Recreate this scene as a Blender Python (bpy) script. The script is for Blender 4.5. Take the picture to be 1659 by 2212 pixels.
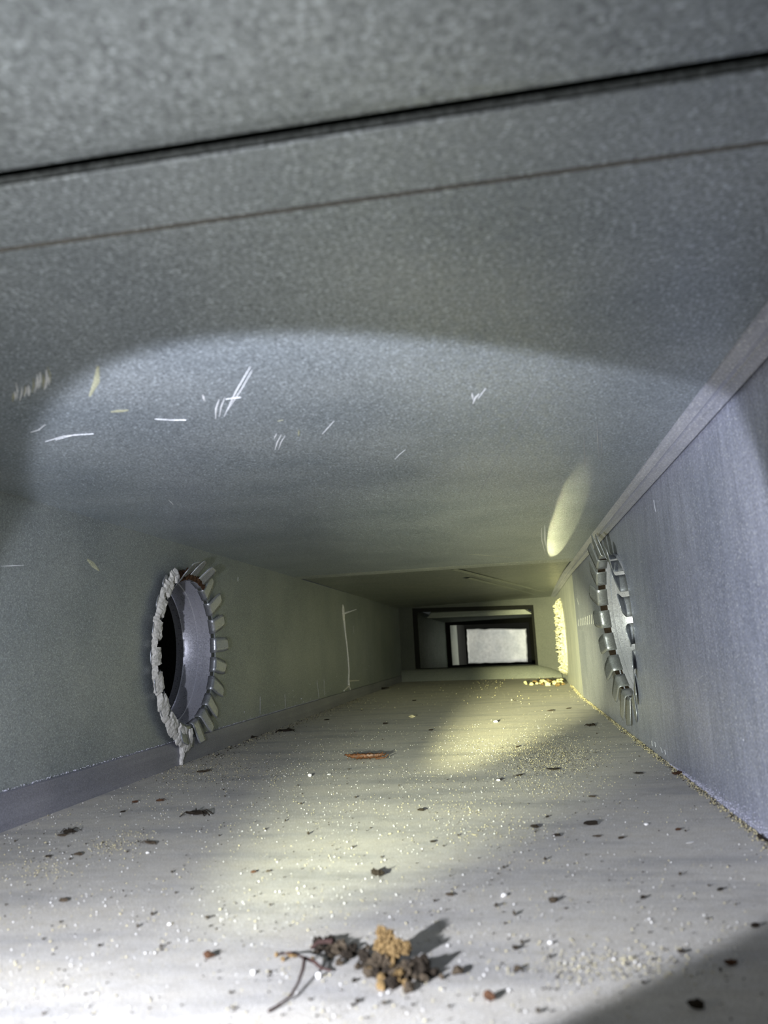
import bpy, bmesh, math, random
from math import sin, cos, pi
from mathutils import Vector, Matrix, noise

# ------------------------------------------------------------------ camera, world, lights, exposure
SC = bpy.context.scene
COL = SC.collection
for o in list(bpy.data.objects):
    bpy.data.objects.remove(o)

CAM = Vector((0, 0, 0.095))                # lens, 95 mm above the floor of a 16 x 8 inch duct
FPX, YAW, PITCH, ROLL = 1661.0, 0.1525, 0.1740, -0.0515
_right = Vector((cos(YAW), sin(YAW), 0))
FWD = Vector((-sin(YAW) * cos(PITCH), cos(YAW) * cos(PITCH), sin(PITCH)))
_up = _right.cross(FWD)
RGT = cos(ROLL) * _right + sin(ROLL) * _up
UPV = -sin(ROLL) * _right + cos(ROLL) * _up

cd = bpy.data.cameras.new('camera')
cd.sensor_fit = 'HORIZONTAL'
cd.sensor_width = 36.0
cd.lens = 36.0 * FPX / 1659.0
cd.clip_start = 0.005
cd.clip_end = 50
cd.dof.use_dof = True
cd.dof.focus_distance = 0.75
cd.dof.aperture_fstop = 20.0
co = bpy.data.objects.new('camera', cd)
COL.objects.link(co)
co.matrix_world = Matrix(((RGT.x, UPV.x, -FWD.x, CAM.x), (RGT.y, UPV.y, -FWD.y, CAM.y), (RGT.z, UPV.z, -FWD.z, CAM.z), (0, 0, 0, 1)))
SC.camera = co

w = bpy.data.worlds.new('world')
SC.world = w
w.use_nodes = True
w.node_tree.nodes['Background'].inputs[0].default_value = (0.9, 1.0, 0.95, 1)
w.node_tree.nodes['Background'].inputs[1].default_value = 0.004

TORCH = Vector((-0.130, 0.047, 0.068))     # hand torch held left of the lens
TAIM = Vector((sin(0.136), cos(0.136), 0.0))


def spot(name, loc, direction, power, angle, blend, color, radius):
    l = bpy.data.lights.new(name, 'SPOT')
    l.energy = power
    l.spot_size = angle
    l.spot_blend = blend
    l.color = color
    l.shadow_soft_size = radius
    o = bpy.data.objects.new(name, l)
    COL.objects.link(o)
    o.location = loc
    o.rotation_euler = direction.to_track_quat('-Z', 'Y').to_euler()
    return o


spot('torch_cone', TORCH, TAIM, 1.55, 2 * 0.62, 0.10, (0.83, 0.87, 1.0), 0.004)
spot('torch_corona', TORCH, TAIM, 5.4, 0.62, 1.0, (0.93, 1.0, 0.70), 0.004)
spot('torch_hotspot', TORCH, TAIM, 72.0, 0.26, 1.0, (1.0, 1.0, 0.55), 0.004)
spot('torch_spill', TORCH, Vector((0.15, 0.35, 0.55)), 0.135, 3.0, 0.7, (1.0, 0.98, 0.90), 0.006)
GL = Vector((0.078, 1.985, 0.070))          # added lamp standing in for torch light thrown back by the far panel
spot('added_panel_glint', GL, Vector((0.060, 0.82, 0.2024)) - GL, 0.9, 0.056, 0.35, (1.0, 1.0, 0.55), 0.001).scale = (0.42, 1.0, 1.0)
ra = bpy.data.lights.new('added_plate_lamp', 'AREA')  # added hidden lamp that brightens the end plate, no real register
ra.energy = 0.8
ra.size = 0.08
ra.color = (1.0, 1.0, 0.95)
rao = bpy.data.objects.new('added_plate_lamp', ra)
COL.objects.link(rao)
rao.location = (0.19, 3.62, 0.10)
rao.rotation_euler = (Vector((-0.06, 4.42, 0.08)) - rao.location).to_track_quat('-Z', 'Y').to_euler()

SC.view_settings.view_transform = 'Standard'
SC.view_settings.look = 'None'
SC.view_settings.gamma = 1.0
SC.view_settings.use_curve_mapping = False
SC.view_settings.exposure = 2.62

# ------------------------------------------------------------------ dimensions
XL, XR, ZC = -0.305, 0.108, 0.2024
YB = -0.30                                 # open end behind the lens
BEND = 1.30                                # the right wall turns a little outwards here
XR2 = 0.122
rnd = random.Random(7)


def _ray(px, py):
    return FWD + RGT * ((px - 829.5) / FPX) - UPV * ((py - 1106) / FPX)


def on_floor(px, py, z=0.0):
    d = _ray(px, py)
    return CAM + d * ((z - CAM.z) / d.z)


def on_ceiling(px, py):
    return on_floor(px, py, ZC)


def on_wall(px, py, x):
    d = _ray(px, py)
    return CAM + d * ((x - CAM.x) / d.x)


# ------------------------------------------------------------------ materials
def new_mat(name):
    m = bpy.data.materials.new(name)
    m.use_nodes = True
    nt = m.node_tree
    b = nt.nodes['Principled BSDF']
    return m, nt, b


def node(nt, typ, **kw):
    n = nt.nodes.new(typ)
    for k, v in kw.items():
        setattr(n, k, v)
    return n


def coords(nt, scale):
    tc = node(nt, 'ShaderNodeTexCoord')
    mp = node(nt, 'ShaderNodeMapping')
    mp.inputs['Scale'].default_value = scale
    nt.links.new(tc.outputs['Object'], mp.inputs['Vector'])
    return mp.outputs['Vector']


def noise_tex(nt, scale3, detail=3.0, rough=0.6):
    n = node(nt, 'ShaderNodeTexNoise')
    n.inputs['Scale'].default_value = 1.0
    n.inputs['Detail'].default_value = detail
    n.inputs['Roughness'].default_value = rough
    nt.links.new(coords(nt, scale3), n.inputs['Vector'])
    return n.outputs['Fac']


def ramp(nt, fac, stops):
    r = node(nt, 'ShaderNodeValToRGB')
    els = r.color_ramp.elements
    while len(els) > 1:
        els.remove(els[-1])
    els[0].position, els[0].color = stops[0][0], (*stops[0][1], 1)
    for p, c in stops[1:]:
        e = els.new(p)
        e.color = (*c, 1)
    nt.links.new(fac, r.inputs['Fac'])
    return r.outputs['Color']


def mix(nt, a, b, fac, blend='MIX'):
    m = node(nt, 'ShaderNodeMix', data_type='RGBA', blend_type=blend)
    for sock, v in ((m.inputs[0], fac), (m.inputs[6], a), (m.inputs[7], b)):
        if isinstance(v, (int, float)):
            sock.default_value = v
        elif isinstance(v, tuple):
            sock.default_value = (*v, 1)
        else:
            nt.links.new(v, sock)
    return m.outputs[2]


def bump(nt, b, h, strength, dist=0.0003):
    bp = node(nt, 'ShaderNodeBump')
    bp.inputs['Strength'].default_value = strength
    bp.inputs['Distance'].default_value = dist
    nt.links.new(h, bp.inputs['Height'])
    nt.links.new(bp.outputs['Normal'], b.inputs['Normal'])


def galvanized(name, base=(0.42, 0.44, 0.44), metal=0.55, rough=0.45, speck=900, contrast=0.45, streak=None, spangle=0.35, painted_glint=0.9):
    m, nt, b = new_mat(name)
    lo = tuple(c * (1 - contrast) for c in base)
    hi = tuple(min(1, c * (1 + contrast)) for c in base)
    n1 = noise_tex(nt, (speck,) * 3, 3.0, 0.65)
    c = ramp(nt, n1, [(0.30, lo), (0.52, base), (0.72, hi)])
    n2 = noise_tex(nt, (14,) * 3, 2.0, 0.5)
    c = mix(nt, c, ramp(nt, n2, [(0.3, (0.78, 0.80, 0.82)), (0.7, (1.15, 1.13, 1.10))]), 0.7, 'MULTIPLY')
    if streak:
        n3 = noise_tex(nt, streak, 3.0, 0.6)
        c = mix(nt, c, ramp(nt, n3, [(0.3, (0.72, 0.72, 0.75)), (0.7, (1.2, 1.2, 1.2))]), 0.6, 'MULTIPLY')
    b.inputs['Metallic'].default_value = metal
    v = node(nt, 'ShaderNodeTexVoronoi')
    v.inputs['Scale'].default_value = 1.0
    nt.links.new(coords(nt, (speck * 0.9,) * 3), v.inputs['Vector'])
    sp = node(nt, 'ShaderNodeSeparateColor')            # sparkle of some zinc crystals, painted as a paler base colour
    nt.links.new(v.outputs['Color'], sp.inputs[0])
    pick = ramp(nt, sp.outputs[1], [(0.60, (0, 0, 0)), (0.95, (1, 1, 1))])
    near_ = ramp(nt, v.outputs['Distance'], [(0.20, (1, 1, 1)), (0.50, (0, 0, 0))])
    fac = node(nt, 'ShaderNodeMath', operation='MULTIPLY')
    nt.links.new(pick, fac.inputs[0])
    nt.links.new(near_, fac.inputs[1])
    fac2 = node(nt, 'ShaderNodeMath', operation='MULTIPLY')
    nt.links.new(fac.outputs[0], fac2.inputs[0])
    fac2.inputs[1].default_value = painted_glint
    c = mix(nt, c, tuple(min(1, x * 2.1) for x in base), fac2.outputs[0])
    nt.links.new(c, b.inputs['Base Color'])
    rr = node(nt, 'ShaderNodeMapRange')
    rr.inputs['To Min'].default_value = rough - 0.10
    rr.inputs['To Max'].default_value = rough + 0.12
    sep = node(nt, 'ShaderNodeSeparateColor')
    nt.links.new(v.outputs['Color'], sep.inputs[0])
    nt.links.new(sep.outputs[0], rr.inputs['Value'])
    nt.links.new(rr.outputs['Result'], b.inputs['Roughness'])
    bump(nt, b, n1, spangle, 0.0004)
    return m


def dusty(name, cols, fine=1500, metal=0.1, rough=0.75):
    m, nt, b = new_mat(name)
    n1 = noise_tex(nt, (fine,) * 3, 3.0, 0.7)
    c = ramp(nt, n1, [(0.28, cols[0]), (0.5, cols[1]), (0.74, cols[2])])
    n2 = noise_tex(nt, (9, 34, 9), 4.0, 0.6)          # wiped bands across the duct
    c = mix(nt, c, ramp(nt, n2, [(0.34, (0.70, 0.71, 0.75)), (0.50, (1, 1, 1)), (0.7, (1.10, 1.08, 1.03))]), 0.8, 'MULTIPLY')
    n3 = noise_tex(nt, (120, 160, 120), 4.0, 0.7)
    c = mix(nt, c, ramp(nt, n3, [(0.3, (0.86, 0.84, 0.80)), (0.6, (1.04, 1.04, 1.04))]), 0.8, 'MULTIPLY')
    nt.links.new(c, b.inputs['Base Color'])
    b.inputs['Metallic'].default_value = metal
    b.inputs['Roughness'].default_value = rough
    bump(nt, b, n1, 0.9, 0.0006)
    return m


def plain(name, col, rough=0.8, metal=0.0, var=0.35, scale=700, bmp=0.6):
    m, nt, b = new_mat(name)
    n1 = noise_tex(nt, (scale,) * 3, 3.0, 0.65)
    c = ramp(nt, n1, [(0.3, tuple(x * (1 - var) for x in col)), (0.7, tuple(min(1, x * (1 + var)) for x in col))])
    nt.links.new(c, b.inputs['Base Color'])
    b.inputs['Roughness'].default_value = rough
    b.inputs['Specular IOR Level'].default_value = 0.12 if rough > .65 else 0.5
    b.inputs['Metallic'].default_value = metal
    bump(nt, b, n1, bmp, 0.0004)
    return m


M = {}
M['ceiling'] = galvanized('galvanized_ceiling', (0.40, 0.44, 0.475), 0.66, 0.42, 900, 0.55, None, 0.6)
M['left'] = galvanized('galvanized_left_wall', (0.30, 0.325, 0.33), 0.55, 0.45, 1300, 0.40, None, 0.35)
M['right'] = galvanized('galvanized_right_wall', (0.47, 0.49, 0.59), 0.50, 0.42, 900, 0.40, (60, 230, 22), 0.5)
M['far'] = galvanized('galvanized_far', (0.40, 0.42, 0.40), 0.5, 0.45, 500, 0.2, None, 0.2)
M['far_lit_tone'] = galvanized('lit_tone_far_wall', (0.66, 0.67, 0.62), 0.12, 0.45, 500, 0.12, (30, 120, 5), 0.15, 0.2)  # torch-lit brightness of the far right wall is put into this paler colour
M['flange'] = galvanized('dark_flange', (0.27, 0.27, 0.31), 0.5, 0.45, 1300, 0.3, (40, 4, 120), 0.3, 0.3)
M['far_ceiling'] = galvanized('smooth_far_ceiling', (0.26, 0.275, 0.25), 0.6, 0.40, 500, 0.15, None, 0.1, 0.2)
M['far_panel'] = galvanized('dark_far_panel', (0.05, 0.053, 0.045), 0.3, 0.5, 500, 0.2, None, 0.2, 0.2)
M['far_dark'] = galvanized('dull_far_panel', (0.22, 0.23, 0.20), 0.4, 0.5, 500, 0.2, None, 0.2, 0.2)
M['strip'] = galvanized('galvanized_seam', (0.50, 0.51, 0.60), 0.45, 0.42, 900, 0.25, (500, 6, 500), 0.2)
M['collar'] = galvanized('galvanized_collar', (0.36, 0.37, 0.39), 0.65, 0.36, 1100, 0.10, None, 0.04, 0.4)
M['sleeve'] = galvanized('bright_sleeve', (0.50, 0.50, 0.56), 0.5, 0.36, 1100, 0.12, None, 0.04, 0.4)
M['floor'] = dusty('dusty_floor', ((0.36, 0.333, 0.29), (0.54, 0.513, 0.465), (0.80, 0.77, 0.70)))
M['sealant'] = plain('grey_sealant', (0.56, 0.54, 0.50), 0.8, 0, 0.3, 500, 0.9)
M['sealant_pale'] = plain('pale_sealant', (0.46, 0.43, 0.31), 0.7, 0, 0.25, 300, 0.9)
M['dark_backing'] = plain('slit_brown', (0.022, 0.015, 0.010), 0.9, 0, 0.5, 300)
M['brown_line'] = plain('joint_brown', (0.125, 0.118, 0.108), 0.8, 0, 0.4, 500)
M['scrap'] = plain('yellow_scrap', (0.62, 0.56, 0.30), 0.8, 0, 0.3, 300, 0.9)
M['rust'] = plain('rust_brown', (0.060, 0.030, 0.016), 0.8, 0, 0.5, 400)
M['tan'] = plain('tan_mud', (0.17, 0.112, 0.048), 0.9, 0, 0.45, 900, 1.0)
M['dirt'] = plain('dark_dirt', (0.022, 0.017, 0.012), 0.9, 0, 0.5, 900, 1.0)
M['dirt_mid'] = plain('brown_dirt', (0.055, 0.042, 0.028), 0.9, 0, 0.5, 900, 1.0)
M['leaf'] = plain('copper_leaf', (0.095, 0.036, 0.012), 0.5, 0.0, 0.8, 700, 0.9)
M['twig'] = plain('dark_twig', (0.045, 0.026, 0.022), 0.7, 0, 0.4, 800)
M['grain_white'] = plain('white_grains', (0.74, 0.72, 0.68), 0.5, 0, 0.15, 900)
M['grain_tan'] = plain('tan_grains', (0.52, 0.46, 0.28), 0.8, 0, 0.3, 900)
M['grain_dark'] = plain('dark_grains', (0.05, 0.04, 0.028), 0.9, 0, 0.4, 900)
M['scratch'] = plain('bright_scratch', (0.86, 0.87, 0.92), 0.45, 0.2, 0.15, 900, 0.2)
M['scratch_faint'] = plain('faint_scratch', (0.36, 0.37, 0.38), 0.45, 0.4, 0.3, 900, 0.2)
M['smear'] = plain('yellow_smear', (0.40, 0.40, 0.28), 0.6, 0.2, 0.4, 900, 0.2)
M['steel'] = plain('bright_steel', (0.62, 0.62, 0.60), 0.35, 0.7, 0.2, 500, 0.2)
M['powder'] = plain('white_zinc_powder', (0.62, 0.61, 0.70), 0.9, 0, 0.3, 900, 0.8)


M['black'] = plain('plain_black', (0.007, 0.007, 0.006), 0.9, 0, 0.3, 300, 0.2)
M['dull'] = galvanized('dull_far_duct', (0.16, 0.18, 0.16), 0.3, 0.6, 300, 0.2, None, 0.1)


# ------------------------------------------------------------------ mesh helpers
class MB:
    def __init__(s):
        s.v, s.f = [], []

    def add(s, verts, faces):
        k = len(s.v)
        s.v += [tuple(p) for p in verts]
        s.f += [tuple(i + k for i in f) for f in faces]

    def box(s, a, b):
        x0, y0, z0 = a
        x1, y1, z1 = b
        s.add([(x0, y0, z0), (x1, y0, z0), (x1, y1, z0), (x0, y1, z0), (x0, y0, z1), (x1, y0, z1), (x1, y1, z1), (x0, y1, z1)],
              [(0, 3, 2, 1), (4, 5, 6, 7), (0, 1, 5, 4), (1, 2, 6, 5), (2, 3, 7, 6), (3, 0, 4, 7)])

    def slab(s, quad, off):
        q = [Vector(p) for p in quad]
        o = Vector(off)
        s.add(q + [p + o for p in q], [(0, 1, 2, 3), (7, 6, 5, 4), (0, 4, 5, 1), (1, 5, 6, 2), (2, 6, 7, 3), (3, 7, 4, 0)])

    def tube(s, pts, radii, n=6):
        rings = []
        pts = [Vector(p) for p in pts]
        for i, p in enumerate(pts):
            t = (pts[min(i + 1, len(pts) - 1)] - pts[max(i - 1, 0)]).normalized()
            a = t.orthogonal().normalized()
            b = t.cross(a)
            r = radii[i]
            rings.append([p + (a * cos(2 * pi * k / n) + b * sin(2 * pi * k / n)) * r for k in range(n)])
        vs = [v for r in rings for v in r]
        fs = []
        for i in range(len(rings) - 1):
            for k in range(n):
                fs.append((i * n + k, i * n + (k + 1) % n, (i + 1) * n + (k + 1) % n, (i + 1) * n + k))
        fs.append(tuple(range(n))[::-1])
        fs.append(tuple((len(rings) - 1) * n + k for k in range(n)))
        s.add(vs, fs)

    def build(s, name, mat, parent=None, smooth=False, recalc=True):
        me = bpy.data.meshes.new(name)
        me.from_pydata(s.v, [], s.f)
        if recalc:
            bm = bmesh.new()
            bm.from_mesh(me)
            bmesh.ops.recalc_face_normals(bm, faces=bm.faces)
            bm.to_mesh(me)
            bm.free()
        me.materials.append(mat)
        if smooth:
            me.polygons.foreach_set('use_smooth', [True] * len(me.polygons))
            me.set_sharp_from_angle(angle=math.radians(35))
        o = bpy.data.objects.new(name, me)
        COL.objects.link(o)
        if parent:
            o.parent = parent
            o.matrix_parent_inverse = parent.matrix_basis.inverted()
        return o


def tag(o, label, cat, group=None, kind=None):
    o['label'] = label
    o['category'] = cat
    if group:
        o['group'] = group
    if kind:
        o['kind'] = kind
    return o


def struct(o, label=None):
    o['kind'] = 'structure'
    if label:
        o['label'] = label
    return o


def empty(name, loc, label, cat, group=None):
    o = bpy.data.objects.new(name, None)
    COL.objects.link(o)
    o.location = loc
    o.empty_display_size = 0.02
    return tag(o, label, cat, group)


def sheet(name, quad, off, mat, label=None):
    b = MB()
    b.slab(quad, off)
    return struct(b.build(name, mat), label)


# ------------------------------------------------------------------ the duct
def holed_wall(name, x0, x1, y0, y1, yc, zc, r, thick, mat, label):
    """side sheet from y0 to y1 with a round hole; x runs from x0 at y0 to x1 at y1"""
    N = 64
    X = lambda y: x0 + (x1 - x0) * (y - y0) / (y1 - y0)
    ya, yb = yc - 0.10, yc + 0.10
    hole, edge = [], []
    for k in range(N):
        a = 2 * pi * k / N
        c, s = cos(a), sin(a)
        hole.append((yc + r * c, zc + r * s))
        t = min((0.10 / abs(c)) if abs(c) > 1e-9 else 9, ((ZC - zc) / s) if s > 1e-9 else ((zc / -s) if s < -1e-9 else 9))
        edge.append((yc + t * c, zc + t * s))
    # pull the points next to the patch corners onto the corners
    for cy, cz in ((ya, 0), (yb, 0), (ya, ZC), (yb, ZC)):
        k = min(range(N), key=lambda i: (edge[i][0] - cy) ** 2 + (edge[i][1] - cz) ** 2)
        edge[k] = (cy, cz)
    b = MB()
    sgn = 1 if thick > 0 else -1
    for lay in (0, thick):
        vs = [(X(y) + lay, y, z) for y, z in hole] + [(X(y) + lay, y, z) for y, z in edge]
        b.add(vs, [(k, (k + 1) % N, N + (k + 1) % N, N + k) for k in range(N)])
        for p, q in ((y0, ya), (yb, y1)):
            b.add([(X(p) + lay, p, 0), (X(q) + lay, q, 0), (X(q) + lay, q, ZC), (X(p) + lay, p, ZC)], [(0, 1, 2, 3)])
    b.add([(X(y), y, z) for y, z in hole] + [(X(y) + thick, y, z) for y, z in hole], [(k, (k + 1) % N, N + (k + 1) % N, N + k) for k in range(N)])
    return struct(b.build(name, mat, recalc=False), label)


T = 0.0012
FYL, FYR = 2.157, 2.008                     # far panel, slightly askew
floor = sheet('floor', [(XL, YB, 0), (XR2 + .01, YB, 0), (XR2 + .01, FYR + .12, 0), (XL, FYL, 0)], (0, 0, -T), M['floor'], 'dust covered sheet metal duct floor')
ceiling = sheet('ceiling', [(XL, 0.1428, ZC), (XR2 + .01, 0.1428, ZC), (XR2 + .01, 1.10, ZC), (XL, 1.10, ZC)], (0, 0, T), M['ceiling'], 'speckled galvanized ceiling sheet of the duct')
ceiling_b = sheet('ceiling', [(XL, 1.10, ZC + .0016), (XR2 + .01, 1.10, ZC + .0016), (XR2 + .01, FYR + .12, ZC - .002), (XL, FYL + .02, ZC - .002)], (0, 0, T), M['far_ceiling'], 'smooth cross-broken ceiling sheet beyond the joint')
near = MB()
ys = [YB, 0.02, 0.120, 0.1300, 0.1338, 0.1352, 0.1356]
zs = [ZC - .0052, ZC - .0052, ZC - .0052, ZC - .0048, ZC - .0040, ZC - .0028, ZC - .0010]
for i in range(len(ys) - 1):
    near.add([(XL, ys[i], zs[i]), (XR, ys[i], zs[i]), (XR, ys[i + 1], zs[i + 1]), (XL, ys[i + 1], zs[i + 1])], [(0, 1, 2, 3)])
near.add([(XL, ys[-1], zs[-1]), (XR, ys[-1], zs[-1]), (XR, YB, zs[-1]), (XL, YB, zs[-1])], [(0, 1, 2, 3)])
struct(near.build('ceiling', M['ceiling']), 'near ceiling sheet with folded edge above the lens')
slip = MB()
slip.add([(XL, .1426, ZC - .0008), (XR, .1426, ZC - .0008), (XL, .1426, ZC - .0010), (XR, .1426, ZC - .0010), (XL, .1432, ZC - .0012), (XR, .1432, ZC - .0012), (XL, .1658, ZC - .0014), (XR, .1658, ZC - .0014), (XL, .1660, ZC), (XR, .1660, ZC)],
         [(0, 1, 3, 2), (2, 3, 5, 4), (4, 5, 7, 6), (6, 7, 9, 8)])
struct(slip.build('trim_1', M['ceiling']), 'flat slip joint across the ceiling')
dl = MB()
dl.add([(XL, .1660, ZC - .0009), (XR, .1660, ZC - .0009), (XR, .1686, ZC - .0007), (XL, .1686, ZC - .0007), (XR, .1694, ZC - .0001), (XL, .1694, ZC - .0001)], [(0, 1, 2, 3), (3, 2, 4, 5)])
struct(dl.build('trim_8', M['brown_line']), 'thin brown line along the slip joint')
cover = MB()
cover.box((XL - .01, .09, ZC + .012), (XR + .03, .19, ZC + .013))
struct(cover.build('trim_7', M['dull']), 'dark strip behind the open ceiling joint')

LY, LZ, LR = 0.708, 0.102, 0.069            # round branch in the left wall
RY, RZ, RR = 0.785, 0.105, 0.069            # round branch in the right wall
QY, QZ, QR = 1.76, 0.098, 0.064             # farther branch in the right wall
holed_wall('wall_left', XL, XL, YB, FYL, LY, LZ, LR + .001, -T, M['left'], 'grey galvanized left side of the duct')
holed_wall('wall_right', XR, XR, YB, BEND, RY, RZ, RR + .001, T, M['right'], 'streaky galvanized right side of the duct')
XQ = lambda y: XR + (XR2 - XR) * (y - BEND) / (FYR + .1 - BEND)
holed_wall('wall_right', XR, XR2, BEND, FYR + .1, QY, QZ, QR + .001, T, M['far_lit_tone'], 'right side beyond the bend, lit brightness put into its colour')

# folded seam along the upper right corner, in three lengths
for (ya, yb) in ((0.20, 0.985), (0.987, BEND), (BEND + .001, FYR)):
    b = MB()
    prof = [(-0.0145, 0.0), (-0.0143, -.0004), (-0.0092, -.0024), (-0.0084, -.0018), (-0.0068, -.0020), (-0.0062, -.0027), (-0.0016, -.0044), (-0.0010, -.0038), (-0.0010, 0.0)]
    xa = XR if ya < BEND else XQ(ya)
    xb = XR if yb <= BEND else XQ(yb)
    n = len(prof)
    b.add([(xa + px, ya, ZC + pz) for px, pz in prof] + [(xb + px, yb, ZC + pz) for px, pz in prof], [(k, k + 1, n + k + 1, n + k) for k in range(n - 1)])
    struct(b.build('trim_2', M['strip']), 'folded lock seam along the upper right corner')
# upright flange along the foot of the left wall
b = MB()
n = 60
vs = []
for i in range(n + 1):
    y = YB + (FYL - YB) * i / n
    h = 0.0215 + 0.0006 * noise.noise((y * 9, 0, 0)) - 0.0042 * min(1, max(0, (y - .4) / 1.6))
    vs += [(XL + .0034, y, 0), (XL + .0028, y, h), (XL + .0018, y, h + .0007), (XL, y, h + .0004)]
fs = []
for i in range(n):
    for k in range(3):
        fs.append((i * 4 + k, i * 4 + k + 1, i * 4 + k + 5, i * 4 + k + 4))
b.add(vs, fs)
struct(b.build('baseboard_left', M['flange']), 'folded flange along the foot of the left side')
# cross joint in the ceiling, and two diagonal cross-break creases beyond it
b = MB()
b.add([(XL, 1.080, ZC), (XR, 1.080, ZC), (XR, 1.088, ZC - .0007), (XL, 1.088, ZC - .0007), (XR, 1.115, ZC - .0009), (XL, 1.115, ZC - .0009), (XR, 1.117, ZC + .0012), (XL, 1.117, ZC + .0012)],
      [(0, 1, 2, 3), (3, 2, 4, 5), (5, 4, 6, 7)])
struct(b.build('trim_3', M['far']), 'joint across the ceiling beyond the round branches')
for a_, b_ in (((975, 1229), (1186, 1281)), ((1008, 1248), (1172, 1300))):
    A, B = on_ceiling(*a_), on_ceiling(*b_)
    B.y = min(B.y, 2.05)
    d = (B - A).normalized()
    s = Vector((-d.y, d.x, 0)) * 0.007
    m = MB()
    dz = Vector((0, 0, -.0016))
    m.add([A + s, B + s, B + dz, A + dz, A - s, B - s], [(0, 1, 2, 3), (3, 2, 5, 4)])
    struct(m.build('crease', M['far_ceiling'], ceiling_b))

# far panel: an opening with a raised sill, then two more lengths of duct and the end plate
def pl(x):
    return 2.05 - 0.35 * x
O = [(-.264, .0305), (.064, .0305), (.064, .183), (-.264, .198)]          # opening, lower left first
W4 = [(XL - .002, 0), (XR2 + .004, 0), (XR2 + .004, ZC + .002), (XL - .002, ZC + .002)]
b = MB()
P = lambda q, dy=0: (q[0], pl(q[0]) + dy, q[1])
for dy in (0, .002):
    b.add([P(q, dy) for q in W4] + [P(q, dy) for q in O], [(k, (k + 1) % 4, 4 + (k + 1) % 4, 4 + k) for k in range(4)])
b.add([P(q) for q in O] + [P(q, .002) for q in O], [(k, (k + 1) % 4, 4 + (k + 1) % 4, 4 + k) for k in range(4)])
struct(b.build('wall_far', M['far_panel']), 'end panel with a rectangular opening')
b = MB()                                        # rounded sill standing on the floor in front of the panel
prof = [(-.030, 0), (-.026, .010), (-.018, .020), (-.008, .0275), (.0, .0305), (.02, .0315), (.02, .028)]
cols = []
for i in range(17):
    x = XL + (XR2 - .004 - XL) * i / 16
    e = min(1.0, max(0.15, (XR2 - x) / .05))
    cols.append([(x, pl(x) + dy, z * (e ** .5)) for dy, z in prof])
n = len(prof)
b.add([p for c in cols for p in c], [(i * n + k, i * n + k + 1, (i + 1) * n + k + 1, (i + 1) * n + k) for i in range(16) for k in range(n - 1)])
struct(b.build('baseboard_far', M['far_dark'], smooth=True), 'rounded raised sill below the far opening')


def frame_ring(name, outer, inner, y0, k, depth, mat, label):
    b = MB()
    for dy in (0, depth):
        b.add([(x, y0 + k * x + dy, z) for x, z in outer] + [(x, y0 + k * x + dy, z) for x, z in inner], [(i, (i + 1) % 4, 4 + (i + 1) % 4, 4 + i) for i in range(4)])
    for ring in (outer, inner):
        b.add([(x, y0 + k * x, z) for x, z in ring] + [(x, y0 + k * x + depth, z) for x, z in ring], [(i, (i + 1) % 4, 4 + (i + 1) % 4, 4 + i) for i in range(4)])
    return struct(b.build(name, mat), label)


frame_ring('trim_4', [(-.275, .028), (.075, .028), (.073, .190), (-.275, .206)], [(-.252, .0325), (.058, .0325), (.058, .173), (-.252, .187)], 2.056, -.35, .012, M['black'], 'black ring round the far opening')
# second length
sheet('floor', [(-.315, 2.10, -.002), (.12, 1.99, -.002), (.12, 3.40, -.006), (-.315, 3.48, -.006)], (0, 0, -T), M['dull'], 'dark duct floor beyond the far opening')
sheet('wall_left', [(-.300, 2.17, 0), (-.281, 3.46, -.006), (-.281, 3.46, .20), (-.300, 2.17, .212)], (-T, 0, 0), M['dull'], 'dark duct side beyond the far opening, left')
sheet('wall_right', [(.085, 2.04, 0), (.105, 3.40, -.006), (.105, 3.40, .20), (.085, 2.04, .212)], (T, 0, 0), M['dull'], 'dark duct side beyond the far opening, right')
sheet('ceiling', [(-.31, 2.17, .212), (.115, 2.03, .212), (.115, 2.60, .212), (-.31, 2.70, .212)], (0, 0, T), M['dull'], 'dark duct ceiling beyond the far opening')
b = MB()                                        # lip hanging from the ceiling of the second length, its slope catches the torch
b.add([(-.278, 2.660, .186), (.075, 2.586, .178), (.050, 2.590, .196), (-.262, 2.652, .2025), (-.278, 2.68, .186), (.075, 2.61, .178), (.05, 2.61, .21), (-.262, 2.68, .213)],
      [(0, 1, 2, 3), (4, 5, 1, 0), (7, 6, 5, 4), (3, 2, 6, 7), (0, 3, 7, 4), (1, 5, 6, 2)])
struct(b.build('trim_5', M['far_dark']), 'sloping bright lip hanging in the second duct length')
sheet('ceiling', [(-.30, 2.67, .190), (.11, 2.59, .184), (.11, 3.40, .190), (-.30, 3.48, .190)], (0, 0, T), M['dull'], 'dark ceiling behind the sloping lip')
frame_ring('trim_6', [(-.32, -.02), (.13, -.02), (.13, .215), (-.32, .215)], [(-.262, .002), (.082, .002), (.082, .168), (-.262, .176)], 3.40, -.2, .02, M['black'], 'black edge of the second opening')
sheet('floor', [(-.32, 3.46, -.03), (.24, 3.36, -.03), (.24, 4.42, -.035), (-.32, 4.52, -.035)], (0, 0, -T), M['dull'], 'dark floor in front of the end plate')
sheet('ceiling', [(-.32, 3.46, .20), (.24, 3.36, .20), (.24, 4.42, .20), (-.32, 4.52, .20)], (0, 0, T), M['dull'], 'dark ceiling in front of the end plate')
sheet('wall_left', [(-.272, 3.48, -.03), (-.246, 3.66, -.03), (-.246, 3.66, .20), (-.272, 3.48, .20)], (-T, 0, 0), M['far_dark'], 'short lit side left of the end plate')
sheet('wall_left', [(-.246, 3.66, -.03), (-.255, 4.50, -.03), (-.255, 4.50, .20), (-.246, 3.66, .20)], (-T, 0, 0), M['black'], 'black liner left of the end plate')
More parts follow.
